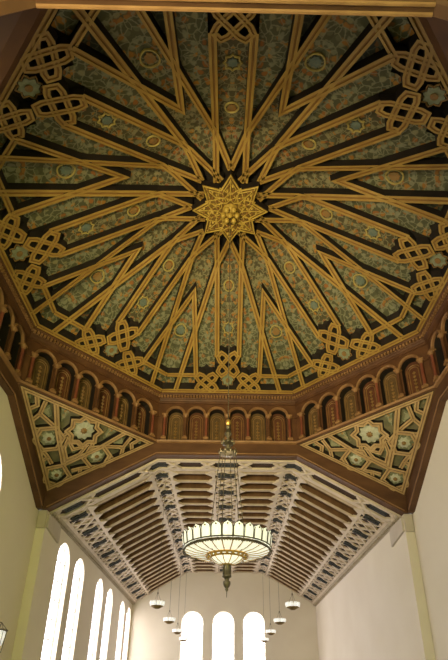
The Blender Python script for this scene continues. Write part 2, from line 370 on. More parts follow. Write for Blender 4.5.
# ------------------------------------------------------------------ arcaded frieze, one carved side after another
FR = .972
def make_frieze():
    root = empty('arcade_frieze', (0, C + FR, HF))
    Z0 = HF
    def prof(mb, pr, m=0, ext=0):
        rows = [[(-(r * T8 + ext), C + r, z), (r * T8 + ext, C + r, z)] for r, z in pr]; mb.grid(rows, m)
    mb = MB(); prof(mb, [(1.0, Z0 - .002), (.985, Z0 - .002), (.958, Z0 + .006), (.954, Z0 + .014), (.96, Z0 + .019), (1.06, Z0 + .020)]); mb.build('sill_moulding', frieze_light, root)
    # pierced front wall
    zs0, zsp, hw, zt = Z0 + .020, 1.499, .045, 1.580
    mb = MB(); n = 12
    for bay in range(6):
        c = -.30 + .12 * bay
        arch = [(-hw, zs0)] + [(-hw * cos(pi * i / n), zsp + hw * sin(pi * i / n)) for i in range(n + 1)] + [(hw, zs0)]
        outer = [(-.06, zs0)] + [(max(-.06, min(.06, -.06 * cos(pi * i / n) * 1.5)), zt if 1 < i < n - 1 else zsp + (zt - zsp) * min(i, n - i) / 2) for i in range(n + 1)] + [(.06, zs0)]
        mb.grid([[(c + x, C + FR, z) for x, z in outer], [(c + x, C + FR, z) for x, z in arch]])
        mb.grid([[(c + x, C + FR, z) for x, z in arch], [(c + x, C + 1.03, z) for x, z in arch]], 1)  # blackened reveals: the niches' shadow is put into their colour
    e = FR * T8
    for sg in (-1, 1): mb.face(mb.pts([(sg * .36, C + FR, zs0), (sg * e, C + FR, zs0), (sg * e, C + FR, zt), (sg * .36, C + FR, zt)]))
    mb.build('pierced_wall', [frieze_wood, dark_wood], root)
    for bay in range(6):
        c = -.30 + .12 * bay; mt = (niche_red, niche_green)[(bay + 1) % 2]
        mb = MB(); mb.box((c, C + 1.018, (zs0 + zsp + hw) / 2), (hw + .004, .006, (zsp + hw - zs0) / 2 + .003))
        p = mb.build('niche_panel', mt, root)
        mb = MB()
        for s_ in (.80, .55):
            h_ = hw * s_; b0 = zs0 + .012 + (1 - s_) * .03
            mb.tube([(c - h_, C + 1.010, b0)] + [(c - h_ * cos(pi * i / 8), C + 1.010, zsp - .012 + h_ * sin(pi * i / 8)) for i in range(9)] + [(c + h_, C + 1.010, b0), ], .0022, 5, closed=True)
        for i in range(6):
            z = zs0 + .038 + i * .021; mb.prism([(c, C + 1.009, z - .011), (c + .010, C + 1.009, z), (c, C + 1.009, z + .011), (c - .010, C + 1.009, z)], [(c, C + 1.002, z - .003), (c + .003, C + 1.002, z), (c, C + 1.002, z + .003), (c - .003, C + 1.002, z)])
        mb.build('carving', carve_gold, p)
        mb = MB(); rows = []
        for i in range(15):
            a = pi * i / 14; ca, sa = cos(a), sin(a)
            rows.append([(c - r * ca, C + y, zsp + .002 + r * sa) for r, y in ((.0455, FR), (.0455, FR - .010), (.049, FR - .014), (.052, FR - .009), (.055, FR - .013), (.0585, FR - .009), (.0585, FR))])
        mb.grid(rows); mb.build('archivolt', frieze_light, root)
    for i in range(7):
        c = -.36 + .12 * i
        mb = MB(); mb.lathe([(.010, zs0 + .02), (.0080, zs0 + .03), (.0076, zsp - .03), (.0088, zsp - .022)], (c, C + FR - .012), 10)
        sh = mb.build('colonnette', (shaft_red, frieze_wood)[i % 2] if i not in (0, 6) else shaft_red, root, smooth=True)
        mb = MB(); mb.box((c, C + FR - .010, zs0 + .006), (.015, .014, .006)); mb.lathe([(.0145, zs0 + .012), (.0145, zs0 + .016), (.010, zs0 + .022)], (c, C + FR - .012), 10); mb.build('column_base', frieze_light, sh)
        mb = MB(); mb.lathe([(.009, zsp - .024), (.010, zsp - .018), (.0155, zsp - .006)], (c, C + FR - .012), 10); mb.box((c, C + FR - .009, zsp - .002), (.017, .015, .004)); mb.build('capital', frieze_light, sh)
    for sg in (-1, 1):     # corner blocks
        mb = MB(); x0, x1 = sg * .372, sg * (FR - .012) * T8
        for z0, z1, d in ((zs0, zs0 + .022, .016), (zs0 + .022, zsp - .02, .010), (zsp - .02, zsp + .004, .017)):
            xe = sg * (FR - d) * T8
            mb.grid([[(x0, C + FR, z), (x0, C + FR - d, z), (xe, C + FR - d, z)] for z in (z0, z1)], 0)
            mb.face(mb.pts([(x0, C + FR, z0), (x0, C + FR - d, z0), (xe, C + FR - d, z0), (sg * FR * T8, C + FR, z0)])); mb.face(mb.pts([(x0, C + FR, z1), (x0, C + FR - d, z1), (xe, C + FR - d, z1), (sg * FR * T8, C + FR, z1)]))
        mb.build('corner_block', frieze_wood, root)
    mb = MB(); prof(mb, [(FR + .03, 1.576), (FR, 1.576), (.962, 1.578), (.960, 1.585), (.966, 1.588), (.960, 1.591), (.956, 1.598), (.956, 1.604), (.953, 1.608)]); mb.build('string_cornice', frieze_wood, root)
    mb = MB(); prof(mb, [(.955, 1.608), (.955, 1.624), (.944, 1.625), (.940, 1.630), (.940, 1.641), (.93, 1.651)]); mb.build('crown_cornice', frieze_wood, root)
    mb = MB(); w = .95 * T8; nd = 46
    for i in range(nd):
        x = -w + 2 * w * (i + .5) / nd; mb.box((x, C + .949, 1.616), (.0048, .006, .0070))
    mb.build('dentil_course', frieze_light, root)
    return root
fr0 = make_frieze()
FL = ['carved arcade frieze side straight ahead, level above the entrance to the nave', 'carved arcade frieze side above the right star-pattern corner panel', 'carved arcade frieze side running along the top of the right wall',
      None, None, None, 'carved arcade frieze side running along the top of the left wall, mostly in shadow', 'carved arcade frieze side above the left star-pattern corner panel']
for k in range(8):
    if not FL[k]: continue
    o = fr0 if k == 0 else copy_tree(fr0)
    th = k * pi / 4; x, y = rot((0, FR), th)
    o.location = W((x, C + y, HF)); o.rotation_euler = (0, 0, -th)
    tag(o, FL[k], 'frieze', 'arcaded friezes round the dome')
for k in (3, 4, 5):        # sides turned away above the near arch: plain drum wall
    th = k * pi / 4; mb = MB()
    rows = []
    for r, z in ((1.0, HF), (.972, HF + .03), (.972, 1.58), (.940, 1.64), (.940, 1.67)):
        row = []
        for sg in (-1, 1):
            x, y = rot((sg * r * T8, r), th); row.append((x, C + y, z))
        rows.append(row)
    mb.grid(rows); tag(mb.build('trim_%d' % k, frieze_wood), kind='structure')

# ------------------------------------------------------------------ beams on the four sides of the crossing
def beam(th, label, name='arch_beam', inn=.030, out=.02):
    base = rot((0, 1), th); o = empty(name, (base[0], C + base[1], HS)); tag(o, label, 'beam')
    lo = [(-1.0, HS), (-B, HS - .0), (-T, HB), (T, HB), (B, HS), (1.0, HS)]
    up = [(-1.0, HS + .095 + .30), (-B, HS + .095 + .27), (-T8 * 1.0, HF + .004), (T8, HF + .004), (B, HS + .095 + .27), (1.0, HS + .395)]
    up = [(-1.0, 1.3), (-B, 1.3), (-T, HF + .002), (T, HF + .002), (B, 1.3), (1.0, 1.3)]
    mb = MB()
    def P(s, r, z): x, y = rot((s, r), th); return (x, C + y, z)
    i_ = 1 - inn; oo = 1 + out
    for a in range(5):
        mb.prism([P(lo[a][0] * (i_ if abs(lo[a][0]) == 1 else 1), i_, lo[a][1]), P(lo[a + 1][0] * (i_ if abs(lo[a + 1][0]) == 1 else 1), i_, lo[a + 1][1]), P(up[a + 1][0] * (i_ if abs(up[a + 1][0]) == 1 else 1), i_, up[a + 1][1]), P(up[a][0] * (i_ if abs(up[a][0]) == 1 else 1), i_, up[a][1])],
                 [P(lo[a][0], oo, lo[a][1]), P(lo[a + 1][0], oo, lo[a + 1][1]), P(up[a + 1][0], oo, up[a + 1][1]), P(up[a][0], oo, up[a][1])])
    mb.build('beam_face', beam_wood, o)
    mb = MB()   # planted bead along the lower arris
    pts = [P(s * (.98 if abs(s) == 1 else 1), i_ - .001, z + .012) for s, z in lo[1:-1]]
    mb.tube(pts, .0035, 5); mb.build('bead', frieze_light, o)
    return o
beam(0, 'brown wooden arch beam framing the entrance to the nave straight ahead')
beam(pi / 2, 'brown wooden beam along the head of the pale right crossing wall')
beam(-pi / 2, 'brown wooden beam along the head of the shaded left crossing wall')
nb = beam(pi, 'dark brown beam with gilt edge crossing the very top of the view', inn=.0)
mb = MB()
mb.tube([(-T, D - 2 - .018, HB - .001), (T, D - 2 - .018, HB - .001)], .004, 6); mb.tube([(-T, D - 2 - .002, HB - .001), (T, D - 2 - .002, HB - .001)], .004, 6)
mb.build('gilt_edge', frieze_light, nb)

# ------------------------------------------------------------------ star-pattern corner panels
def pendentive(th, label, name='star_pattern_panel'):
    # corner frame: a along the long edge (-1..1), b towards the low corner (0..1)
    i_ = .970
    V1 = Vector((-T8 * i_, i_, HF - .003)); V2 = Vector((T8 * i_, i_, HF - .003))
    # octagon diagonal edge lies on axis th (th = 45 deg family); low corner at the square's corner
    V3 = Vector((0, .970 * sqrt(2), 1.004))
    base = rot((0, 1.2), th); o = empty(name, (base[0], C + base[1], 1.004)); tag(o, label, 'ceiling panel', 'star-pattern corner panels')
    mid = (V1 + V2) / 2; ea = (V2 - V1) / 2; eb = V3 - mid
    nrm = ea.cross(eb).normalized()
    if nrm.z > 0: nrm = -nrm           # towards the room
    def P(a, b, h=0):
        q = mid + ea * a + eb * b + nrm * h; x, y = rot((q.x, q.y), th); return (x, C + y, q.z)
    mb = MB(); mb.face(mb.pts([P(-1.0, 0, -.03), P(1.0, 0, -.03), P(0, 1.0, -.03)])); mb.build('backing_board', pend_back, o)
    def strap(mb, pl, w=.011, h=.028, closed=False, top=0.0):
        n = len(pl); rows = []
        Q = [Vector((a * ea.length, b * eb.length)) for a, b in pl]
        for i, p in enumerate(Q):
            pa = Q[i - 1] if (closed or i) else p; pb = Q[(i + 1) % n] if (closed or i < n - 1) else p
            d1 = p - pa; d2 = pb - p
            if d1.length < 1e-9: d1 = d2
            if d2.length < 1e-9: d2 = d1
            d1 = d1.normalized(); d2 = d2.normalized(); t = (d1 + d2).normalized(); nn = Vector((-t.y, t.x)); k = 1 / max(.5, nn.dot(Vector((-d1.y, d1.x))))
            row = []
            for o_, hh in ((-1, -h), (-1, top), (-.25, top), (0, top - .0025), (.25, top), (1, top), (1, -h)):
                q = p + nn * (o_ * w * k); row.append(P(q.x / ea.length, q.y / eb.length, hh))
            rows.append(row)
        if closed: rows.append(rows[0])
        mb.grid(rows, [1, 0, 2, 2, 0, 1])
    def poly(c, r, n, off=0, rn=None):
        out = []
        k = n if rn is None else 2 * n
        for i in range(k):
            a = off + 2 * pi * i / k; rr = r if (rn is None or i % 2 == 0) else rn
            out.append((c[0] + rr * sin(a) / ea.length, c[1] + rr * cos(a) / eb.length))
        return out
    M3 = [strap_gold, dark_wood, strap_groove]
    mb = MB(); strap(mb, [(-.915, .020), (.915, .020), (0, .935)], .0115, .03, True, .004); mb.build('frame_strap', M3, o)
    mb = MB(); strap(mb, [(-.965, .002), (.965, .002), (0, .975)], .015, .03, True, -.001); mb.build('border_strap', [beam_wood, beam_wood, beam_wood], o)
    mb = MB(); strap(mb, poly((0, .19), .086, 8, pi / 8, .066), .012, closed=True); mb.build('star_strap', M3, o)
    for s_ in (-1, 1):
        mb = MB(); strap(mb, poly((s_ * .345, .405), .070, 6, 0), .012, closed=True, top=.001); mb.build('hexagon_strap', M3, o)
        mb = MB(); strap(mb, [(s_ * .50, .03), (s_ * .30, .30), (s_ * .0, .62)], .0125, top=.002); mb.build('long_strap', M3, o)
        mb = MB()
        for pl in ([(s_ * .345, .265), (s_ * .60, .19), (s_ * .62, .05)], [(s_ * .60, .19), (s_ * .64, .28)], [(s_ * .485, .34), (s_ * .56, .36)],
                   [(s_ * .22, .35), (s_ * .18, .26)], [(s_ * .345, .545), (s_ * .23, .60), (s_ * .14, .66)], [(s_ * .23, .60), (s_ * .27, .66)],
                   [(s_ * .15, .30), (s_ * .08, .36), (0, .33)], [(s_ * .74, .04), (s_ * .68, .12), (s_ * .80, .18)]):
            strap(mb, [(math.copysign(min(abs(a), (1 - b) * .90), a), b) for a, b in pl], .011, top=-.001)
        mb.build('link_strap', M3, o)
    mb = MB(); strap(mb, [(-.13, .34), (-.11, .45), (0, .56), (.11, .45), (.13, .34), (0, .42)], .011, closed=True, top=.0005); mb.build('chevron_strap', M3, o)
    mb = MB(); strap(mb, poly((0, .765), .068, 5, pi), .012, closed=True, top=.001); mb.build('pentagon_strap', M3, o)
    def board(c, r, n, off, rn, m, h=-.016):
        mb = MB(); pts = poly(c, r, n, off, rn); b0 = [mb.vert(*P(a, b, h), (a * .4, b * .5)) for a, b in pts]; cc = mb.vert(*P(c[0], c[1], h + .008), (c[0] * .4, c[1] * .5)); b1 = [mb.vert(*P(a, b, -.03), (a * .4, b * .5)) for a, b in pts]
        for i in range(len(pts)):
            j = (i + 1) % len(pts); mb.face((b0[i], b0[j], cc)); mb.face((b0[i], b1[i], b1[j], b0[j]))
        return mb.build('painted_rosette', m, o)
    board((0, .19), .058, 10, 0, .046, flower_pale); board((0, .19), .018, 8, 0, .014, disc_orange, -.006)
    for s_ in (-1, 1):
        board((s_ * .345, .405), .050, 6, 0, None, pend_field); board((s_ * .345, .405), .032, 8, 0, .025, flower_pale, -.008); board((s_ * .345, .405), .012, 8, 0, .01, disc_orange, .0)
    board((0, .765), .046, 5, pi, None, pend_field); board((0, .765), .030, 8, 0, .023, flower_pale, -.008); board((0, .765), .012, 8, 0, .01, disc_orange, .0)
    def tri(pts, m=pend_field):
        mb = MB(); g = sum(p[0] for p in pts) / len(pts), sum(p[1] for p in pts) / len(pts)
        q = [(g[0] + (p[0] - g[0]) * .8, g[1] + (p[1] - g[1]) * .8) for p in pts]
        a = [mb.vert(*P(x, y, -.018), (x * .4, y * .5)) for x, y in q]; b = [mb.vert(*P(x, y, -.03), (x * .4, y * .5)) for x, y in q]
        mb.face(a)
        for i in range(len(q)): j = (i + 1) % len(q); mb.face((a[i], b[i], b[j], a[j]))
        mb.build('painted_field', m, o)
    for s_ in (-1, 1):
        tri([(s_ * .27, .05), (s_ * .42, .05), (s_ * .30, .22)]); tri([(s_ * .56, .06), (s_ * .60, .17), (s_ * .46, .23), (s_ * .44, .17)])
        tri([(s_ * .66, .06), (s_ * .66, .17), (s_ * .75, .20), (s_ * .72, .06)]) ; tri([(s_ * .80, .05), (s_ * .76, .10), (s_ * .85, .10)])
        tri([(s_ * .16, .66), (s_ * .26, .63), (s_ * .24, .71), (s_ * .19, .74)]); tri([(s_ * .42, .585), (s_ * .44, .53), (s_ * .36, .58), (s_ * .30, .62), (s_ * .34, .63)])
        tri([(s_ * .03, .37), (s_ * .10, .38), (s_ * .16, .34), (s_ * .20, .37), (s_ * .03, .54)])
    return o
pendentive(pi / 4, 'triangular star-pattern corner panel on the right, brighter of the two')
pendentive(-pi / 4, 'triangular star-pattern corner panel on the left, darker of the two')
for k, th in ((1, 3 * pi / 4), (2, -3 * pi / 4)):
    mb = MB(); pts = []
    for s_, r, z in ((-T8, 1, HF), (T8, 1, HF), (0, sqrt(2), 1.0)):
        x, y = rot((s_, r), th); pts.append((x, C + y, z))
    mb.face(mb.pts(pts)); tag(mb.build('trim_%d' % (k + 5), beam_wood), kind='structure')

# ------------------------------------------------------------------ walls
def flat_wall(name, axis, c, outer, holes, thick, mat_, reveal=None):
    """axis 'x': plane x=c, coords (y,z); axis 'y': plane y=c, coords (x,z). thick points away from the room"""
    def P(a, b, d=0): return (c + d, a, b) if axis == 'x' else (a, c + d, b)
    mb = MB(); polys = [outer] + holes; flat = [p for q in polys for p in q]
    tris = tessellate_polygon([[Vector((a, b, 0)) for a, b in q] for q in polys])
    for d in (0, thick):
        ids = [mb.vert(*P(a, b, d)) for a, b in flat]
        for t in tris: mb.face([ids[i] for i in t])
    for q in polys:
        mb.grid([[P(a, b, 0) for a, b in q + [q[0]]], [P(a, b, thick) for a, b in q + [q[0]]]])
    return tag(mb.build(name, mat_), kind='structure')
def arch_outline(c, hw, z0, ztop, n=14):
    zs = ztop - hw
    return [(c - hw, z0), (c + hw, z0)] + [(c + hw * cos(pi * i / n), zs + hw * sin(pi * i / n)) for i in range(n + 1)]
widx = [0]
def window(axis, c, ctr, hw, z0, ztop, d, mat_, bars=True, label=None, outline=None):
    widx[0] += 1
    def P(a, b, e=0): return (c + e, a, b) if axis == 'x' else (a, c + e, b)
    ol = outline or arch_outline(ctr, hw, z0, ztop)
    base = P(ctr, z0, 0); o = empty('window_%d' % widx[0], base); tag(o, label, kind='structure')
    mb = MB(); mb.face(mb.pts([P(a, b, d) for a, b in ol])); mb.build('window_pane', mat_, o)
    mb = MB(); mb.tube([P(a, b, d * .93) for a, b in ol], .006, 4, closed=True)
    if bars:
        sg = 1 if d > 0 else -1
        for f_ in (-.33, .33):
            mb.box(P(ctr + f_ * hw, (z0 + ztop - hw * .35) / 2, d * .93), (.0034, .0034, (ztop - z0 - hw * .35) / 2))
        nz = int((ztop - z0) / .105)
        for i in range(1, nz):
            z = z0 + (ztop - z0) * i / nz; k = hw if z < ztop - hw else sqrt(max(hw * hw - (z - ztop + hw) ** 2, 0))
            mb.box(P(ctr, z, d * .93), (.003, k, .003) if axis == 'x' else (k, .003, .003))
    mb.build('window_frame', bar_mat, o)
    return o
# floor
mb = MB(); mb.box((0, (YN - 1.6) / 2, FLOOR - .01), (1.3, (YN + 2.2) / 2, .01)); tag(mb.build('floor', stone, origin=(0, 1.8, FLOOR)), kind='structure')
# crossing walls
oc = [(1.835 + .185 * cos(2 * pi * i / 28), .80 + .215 * sin(2 * pi * i / 28)) for i in range(28)]
low = []
rect = [(D - 2, FLOOR), (D, FLOOR), (D, HF), (D - 2, HF)]
flat_wall('wall_left', 'x', -1.0, rect, [oc], -.06, plaster)
CW = (-.20, -.60, -1.0)  # added windows out of view, set back so the near dome stays dark
CO = [arch_outline(c, .15, -.1, .8) for c in CW]
flat_wall('wall_right', 'x', 1.0, rect, [], .06, plaster)
window('x', -1.0, 1.835, .185, .585, 1.015, -.045, pane_mat, bars=False, label='round window high in the left crossing wall, cut by the picture edge', outline=oc)
# nave
NL = [(2.87, .118), (3.22, .118), (3.81, .118), (4.18, .118), (4.75, .118), (5.09, .112)]
ZW0 = -.02
nave_rect = [(D, FLOOR), (YN, FLOOR), (YN, HS), (D, HS)]
flat_wall('wall_nave_left', 'x', -B, nave_rect, [arch_outline(c, h, ZW0, .845) for c, h in NL], -.048, plaster)
flat_wall('wall_nave_right', 'x', B, nave_rect, [], .048, plaster)
names = ['nearest of the six tall arched windows in the left nave wall', 'second nearest tall arched window in the left nave wall', 'third tall arched window along the left nave wall', 'fourth tall arched window along the left nave wall', 'fifth tall arched window along the left nave wall', 'farthest tall arched window in the left nave wall, against the end wall']
for (c, h), l in zip(NL, names): window('x', -B, c, h, ZW0, .845, -.034, pane_mat, label=l)
EW = [(-.325, .112), (-.006, .112), (.306, .112)]
endpoly = [(-B - .05, FLOOR), (B + .05, FLOOR), (B + .05, HS + .06), (T, HB + .06), (-T, HB + .06), (-B - .05, HS + .06)]
flat_wall('wall_far', 'y', YN, endpoly, [arch_outline(c, h, .0, .84) for c, h in EW], .06, plaster_end)
for (c, h), l in zip(EW, ['left', 'middle', 'right']): window('y', YN, c, h, .0, .84, .045, pane_mat, label=l + ' of the three arched windows in the end wall of the nave')
# near arm behind the camera
flat_wall('wall_near_left', 'x', -B, [(-1.4, FLOOR), (D - 2, FLOOR), (D - 2, HS), (-1.4, HS)], CO, -.048, plaster)
flat_wall('wall_near_right', 'x', B, [(-1.4, FLOOR), (D - 2, FLOOR), (D - 2, HS), (-1.4, HS)], CO, .048, plaster)
for c in CW:
    window('x', -B, c, .15, -.1, .8, -.04, pane_fill_left)  # added light source, unseen from the camera
    window('x', B, c, .15, -.1, .8, .04, pane_fill_green)  # added green fill, unseen from the camera
RW = [(-.55, .2), (0, .2), (.55, .2)]
flat_wall('wall_rear', 'y', -1.4, endpoly, [arch_outline(c, h, -.1, .8) for c, h in RW], -.06, plaster)
for c, h in RW: window('y', -1.4, c, h, -.1, .8, -.045, pane_fill_rear)  # added rear fill windows, never in view
mb = MB(); mb.grid([[(-1.0, y, HS), (-B, y, HS), (-T, y, HB), (T, y, HB), (B, y, HS), (1.0, y, HS)] for y in (-1.4, D - 2 - .02)])
tag(mb.build('ceiling_near', board_mat), kind='structure')
# plaster corbels under the great beam
for sg, nm in ((-1, 'left'), (1, 'right')):
    o = empty('corbel', (sg * (B - .006), D + .12, .80)); tag(o, 'plain plaster corbel slab high on the %s nave wall just beyond the arch beam' % nm, 'corbel', 'corbels under the arch beam')
    mb = MB(); zz = [(D + .006, HS - .016), (D + .19, HS - .016), (D + .215, HS - .03), (D + .215, HS - .115), (D + .006, HS - .09)]
    mb.prism([(sg * (B - .012), y, z) for y, z in zz], [(sg * (B - .0005), y, z) for y, z in zz]); mb.build('slab', corbel_mat, o)
    o = empty('pier_cap', (sg * (B + .024), D - .007, HS - .10)); tag(o, 'plain plaster cap at the head of the narrow %s pier under the arch beam' % nm, 'pier cap', 'pier caps under the arch beam')
    mb = MB(); mb.box((sg * (B + .022), D - .006, HS - .052), (.022, .005, .045)); mb.build('cap_block', corbel_mat, o)
    mb = MB(); mb.box((sg * (B + .022), D - .008, HS - .004), (.023, .007, .003)); mb.build('cap_fillet', corbel_mat, o)

# ------------------------------------------------------------------ nave ceiling: rafters, boards, lattice bands
nave = empty('ceiling_nave', (0, D, HS)); tag(nave, kind='structure', label='coffered timber ceiling of the nave with pale lattice bands')
SL = hypot(B - T, HB - HS); TOT = T + SL
def sec(a, h=0):
    """point of the ceiling section at arc length a from the middle (sign = side), h above it"""
    s_ = 1 if a >= 0 else -1; q = abs(a)
    if q <= T: return (a, HB + h)
    u = (q - T) / SL; nx, nz = (HB - HS) / SL, (B - T) / SL
    return (s_ * (T + (B - T) * u + nx * h), HB - (HB - HS) * u + nz * h)
def SP(a, y, h=0): x, z = sec(a, h); return (x, y, z)
BD = .040
mb = MB(); mb.grid([[SP(a, y, BD) for a in (-TOT - .03, -T - .006, -T + .006, T - .006, T + .006, TOT + .03)] for y in (D + .02, YN + .01)]); mb.build('ceiling_boards', board_mat, nave)
NR = 20; Y0 = 2.70; STEP = (YN - .03 - Y0) / (NR - 1)
mb = MB()
SEG = [(-TOT, -T), (-T, T), (T, TOT)]
def rafter(y, w=.019, h=BD):
    mb = MB()
    for a, b in SEG:
        A_ = (a, b); rows = []
        for q in A_:
            qq = q
            rows.append([SP(qq, y - w, h), SP(qq, y - w, .006), SP(qq, y - w * .6, 0), SP(qq, y + w * .6, 0), SP(qq, y + w, .006), SP(qq, y + w, h)])
        for a_, b_ in zip(rows, rows[1:]):
            ia, ib = mb.pts(a_), mb.pts(b_)
            for k_ in range(5): mb.face((ia[k_], ia[k_ + 1], ib[k_ + 1], ib[k_]), 1 if k_ in (0, 4) else 0)
    return mb.build('rafter', [rafter_mat, board_mat], nave)
for i in range(NR): rafter(Y0 + STEP * i)
# brown lathes between rafters
mb = MB()
# lattice bands along the nave
def quadstrap(mb, pl, w, top=-.006, h=.02, m=0):
    """flat strap in section coords (a,y)"""
    Q = [Vector(p) for p in pl]; rows = []
    for i, p in enumerate(Q):
        pa = Q[max(i - 1, 0)]; pb = Q[min(i + 1, len(Q) - 1)]; t = (pb - pa).normalized(); nn = Vector((-t.y, t.x)) * w
        rows.append([SP(p.x - nn.x, p.y - nn.y, top + h), SP(p.x - nn.x, p.y - nn.y, top), SP(p.x + nn.x, p.y + nn.y, top), SP(p.x + nn.x, p.y + nn.y, top + h)])
    ids = mb.grid(rows, m); mb.face(ids[0], m); mb.face(ids[-1], m)
def band(a0, a1, edge_in=True, edge_out=True, z_extra=0):
    wd = a1 - a0; mid = (a0 + a1) / 2; ya, yb = D + .17, YN - .005
    lb = MB()
    nU = NR * 2; st = STEP / 2
    # edge rails with pointed ends
    for ed, sg in ((a0, -1), (a1, 1)):
        quadstrap(lb, [(ed - sg * .008, ya), (ed - sg * .008, yb)], .009, h=.014)
        for i in range(NR):
            y = Y0 + STEP * i
            if (sg < 0 and edge_in) or (sg > 0 and edge_out):
                pts = [(ed, y - .036), (ed + sg * .040, y), (ed, y + .036)]
                a = [SP(p[0], p[1], -.007) for p in pts]; b = [SP(p[0], p[1], .01) for p in pts]; lb.prism(a, b)
    # crossing diagonals
    amp = wd / 2 - .012
    for ph in range(3):
        pl = []; y = ya; k = 0
        per = STEP * 1.0
        yy = ya + ph * per * 2 / 3 - per * 2
        pts = []
        s_ = 1
        while yy < yb + per:
            pts.append((mid + s_ * amp, yy)); yy += per; s_ = -s_
        for p, q in zip(pts, pts[1:]):
            a = Vector(p); b = Vector(q)
            if b.y <= ya or a.y >= yb: continue
            if a.y < ya: a = a + (b - a) * ((ya - a.y) / (b.y - a.y))
            if b.y > yb: b = a + (b - a) * ((yb - a.y) / (b.y - a.y))
            m_ = T if a.x > 0 else -T
            cut = [a, b]
            if (a.x - m_) * (b.x - m_) < 0: cut = [a, a + (b - a) * ((m_ - a.x) / (b.x - a.x)), b]
            quadstrap(lb, [tuple(c) for c in cut], .0060, top=-.004 - .0005 * ph, h=.012)
    par = lb.build('lattice_band', lattice_mat, nave)
    back = MB(); xs = sorted(set([a0, a1] + [x for x in (-T, T) if a0 < x < a1]))
    back.grid([[SP(a, y, .006) for a in xs] for y in (ya, yb)]); back.build('band_board', slot_wood, par)
    y = Y0 + .02
    hwid = wd * .29
    while y < YN - .05:
        kb = MB(); xs = sorted(set([mid - hwid, mid + hwid] + [x for x in (-T, T) if mid - hwid < x < mid + hwid]))
        for y0_, y1_, h0 in ((y - .026, y - .006, -.010), (y + .006, y + .026, -.010), (y - .008, y + .008, -.016)):
            sh = .0 if h0 > -.012 else .014
            xs2 = [x + (sh if i == 0 else (-sh if i == len(xs) - 1 else 0)) for i, x in enumerate(xs)]
            kb.grid([[SP(a, yy, hh) for a in xs2] for yy, hh in ((y0_, .03), (y0_, h0), (y1_, h0), (y1_, .03))])
            for e_ in (0, -1): kb.face(kb.pts([SP(xs2[e_], y0_, .01), SP(xs2[e_], y0_, h0), SP(xs2[e_], y1_, h0), SP(xs2[e_], y1_, .01)]))
        kb.build('inset_block', inset_mat, par)
        y += STEP * 2
JW = .066
band(-.086, .086)
band(-T - JW, -T + JW); band(T - JW, T + JW)
band(T + SL * .70, T + SL * .955, True, False); band(-T - SL * .955, -T - SL * .70, False, True)
# cornice where the slope meets the wall
for sg in (-1, 1):
    mb = MB()
    for y0_, y1_ in ((D + .02, YN - .002),):
        mb.grid([[SP(sg * (T + SL * u), y, h) for u, h in ((.955, .0), (.955, -.010), (.975, -.014), (.985, -.006), (1.0, -.012), (1.012, -.012))] for y in (y0_, y1_)])
    ny = int((YN - D) / .03)
    for i in range(ny):
        y = D + .04 + i * .03; mb.box(SP(sg * (T + SL * .978), y, -.012), (.004, .006, .008), 0)
    mb.build('wall_cornice', cornice_mat, nave)
# first arch strip next to the great beam
fa = MB(); ya, yb = D + .025, D + .150
for y, w in ((ya + .012, .012), (yb - .009, .009)):
    quadstrap(fa, [(-TOT, y), (-T, y), (T, y), (TOT, y)], w, top=-.010, h=.014)
quadstrap(fa, [(-TOT, D + .172), (-T, D + .172), (T, D + .172), (TOT, D + .172)], .010, top=-.002, h=.04)
xs_ = [.0 + .108, T - JW - .022, T + JW + .022, T + SL * .665, T + SL * .975]
ym = (ya + yb) / 2
for q in xs_:
    for sg in (-1, 1):
        for s2 in (-1, 1): quadstrap(fa, [(sg * q - .034, ym - s2 * .040), (sg * q + .034, ym + s2 * .040)], .009, top=-.012 - .0005 * s2, h=.014)
        fa.box(SP(sg * q, ym, -.008), (.014, .014, .006))
par = fa.build('arch_strip', lattice_mat, nave)
bk = MB(); bk.grid([[SP(a, y, .004) for a in (-TOT, -T, T, TOT)] for y in (ya, yb)]); bk.build('band_board', slot_wood, par)
for q, hw_ in ((0, .055), (T + .0, .048), (T + SL * .82, .05)):
    for sg in ((-1, 1) if q else (1,)):
        kb = MB(); c = sg * q
        xs = sorted(set([c - hw_, c + hw_] + [x for x in (-T, T) if c - hw_ < x < c + hw_]))
        for y0_, y1_ in ((ym - .026, ym - .004), (ym + .004, ym + .026)):
            kb.grid([[SP(a, yy, hh) for a in xs] for yy, hh in ((y0_, .008), (y0_, -.006), (y1_, -.006), (y1_, .008))])
        kb.build('inset_block', inset_mat, par)

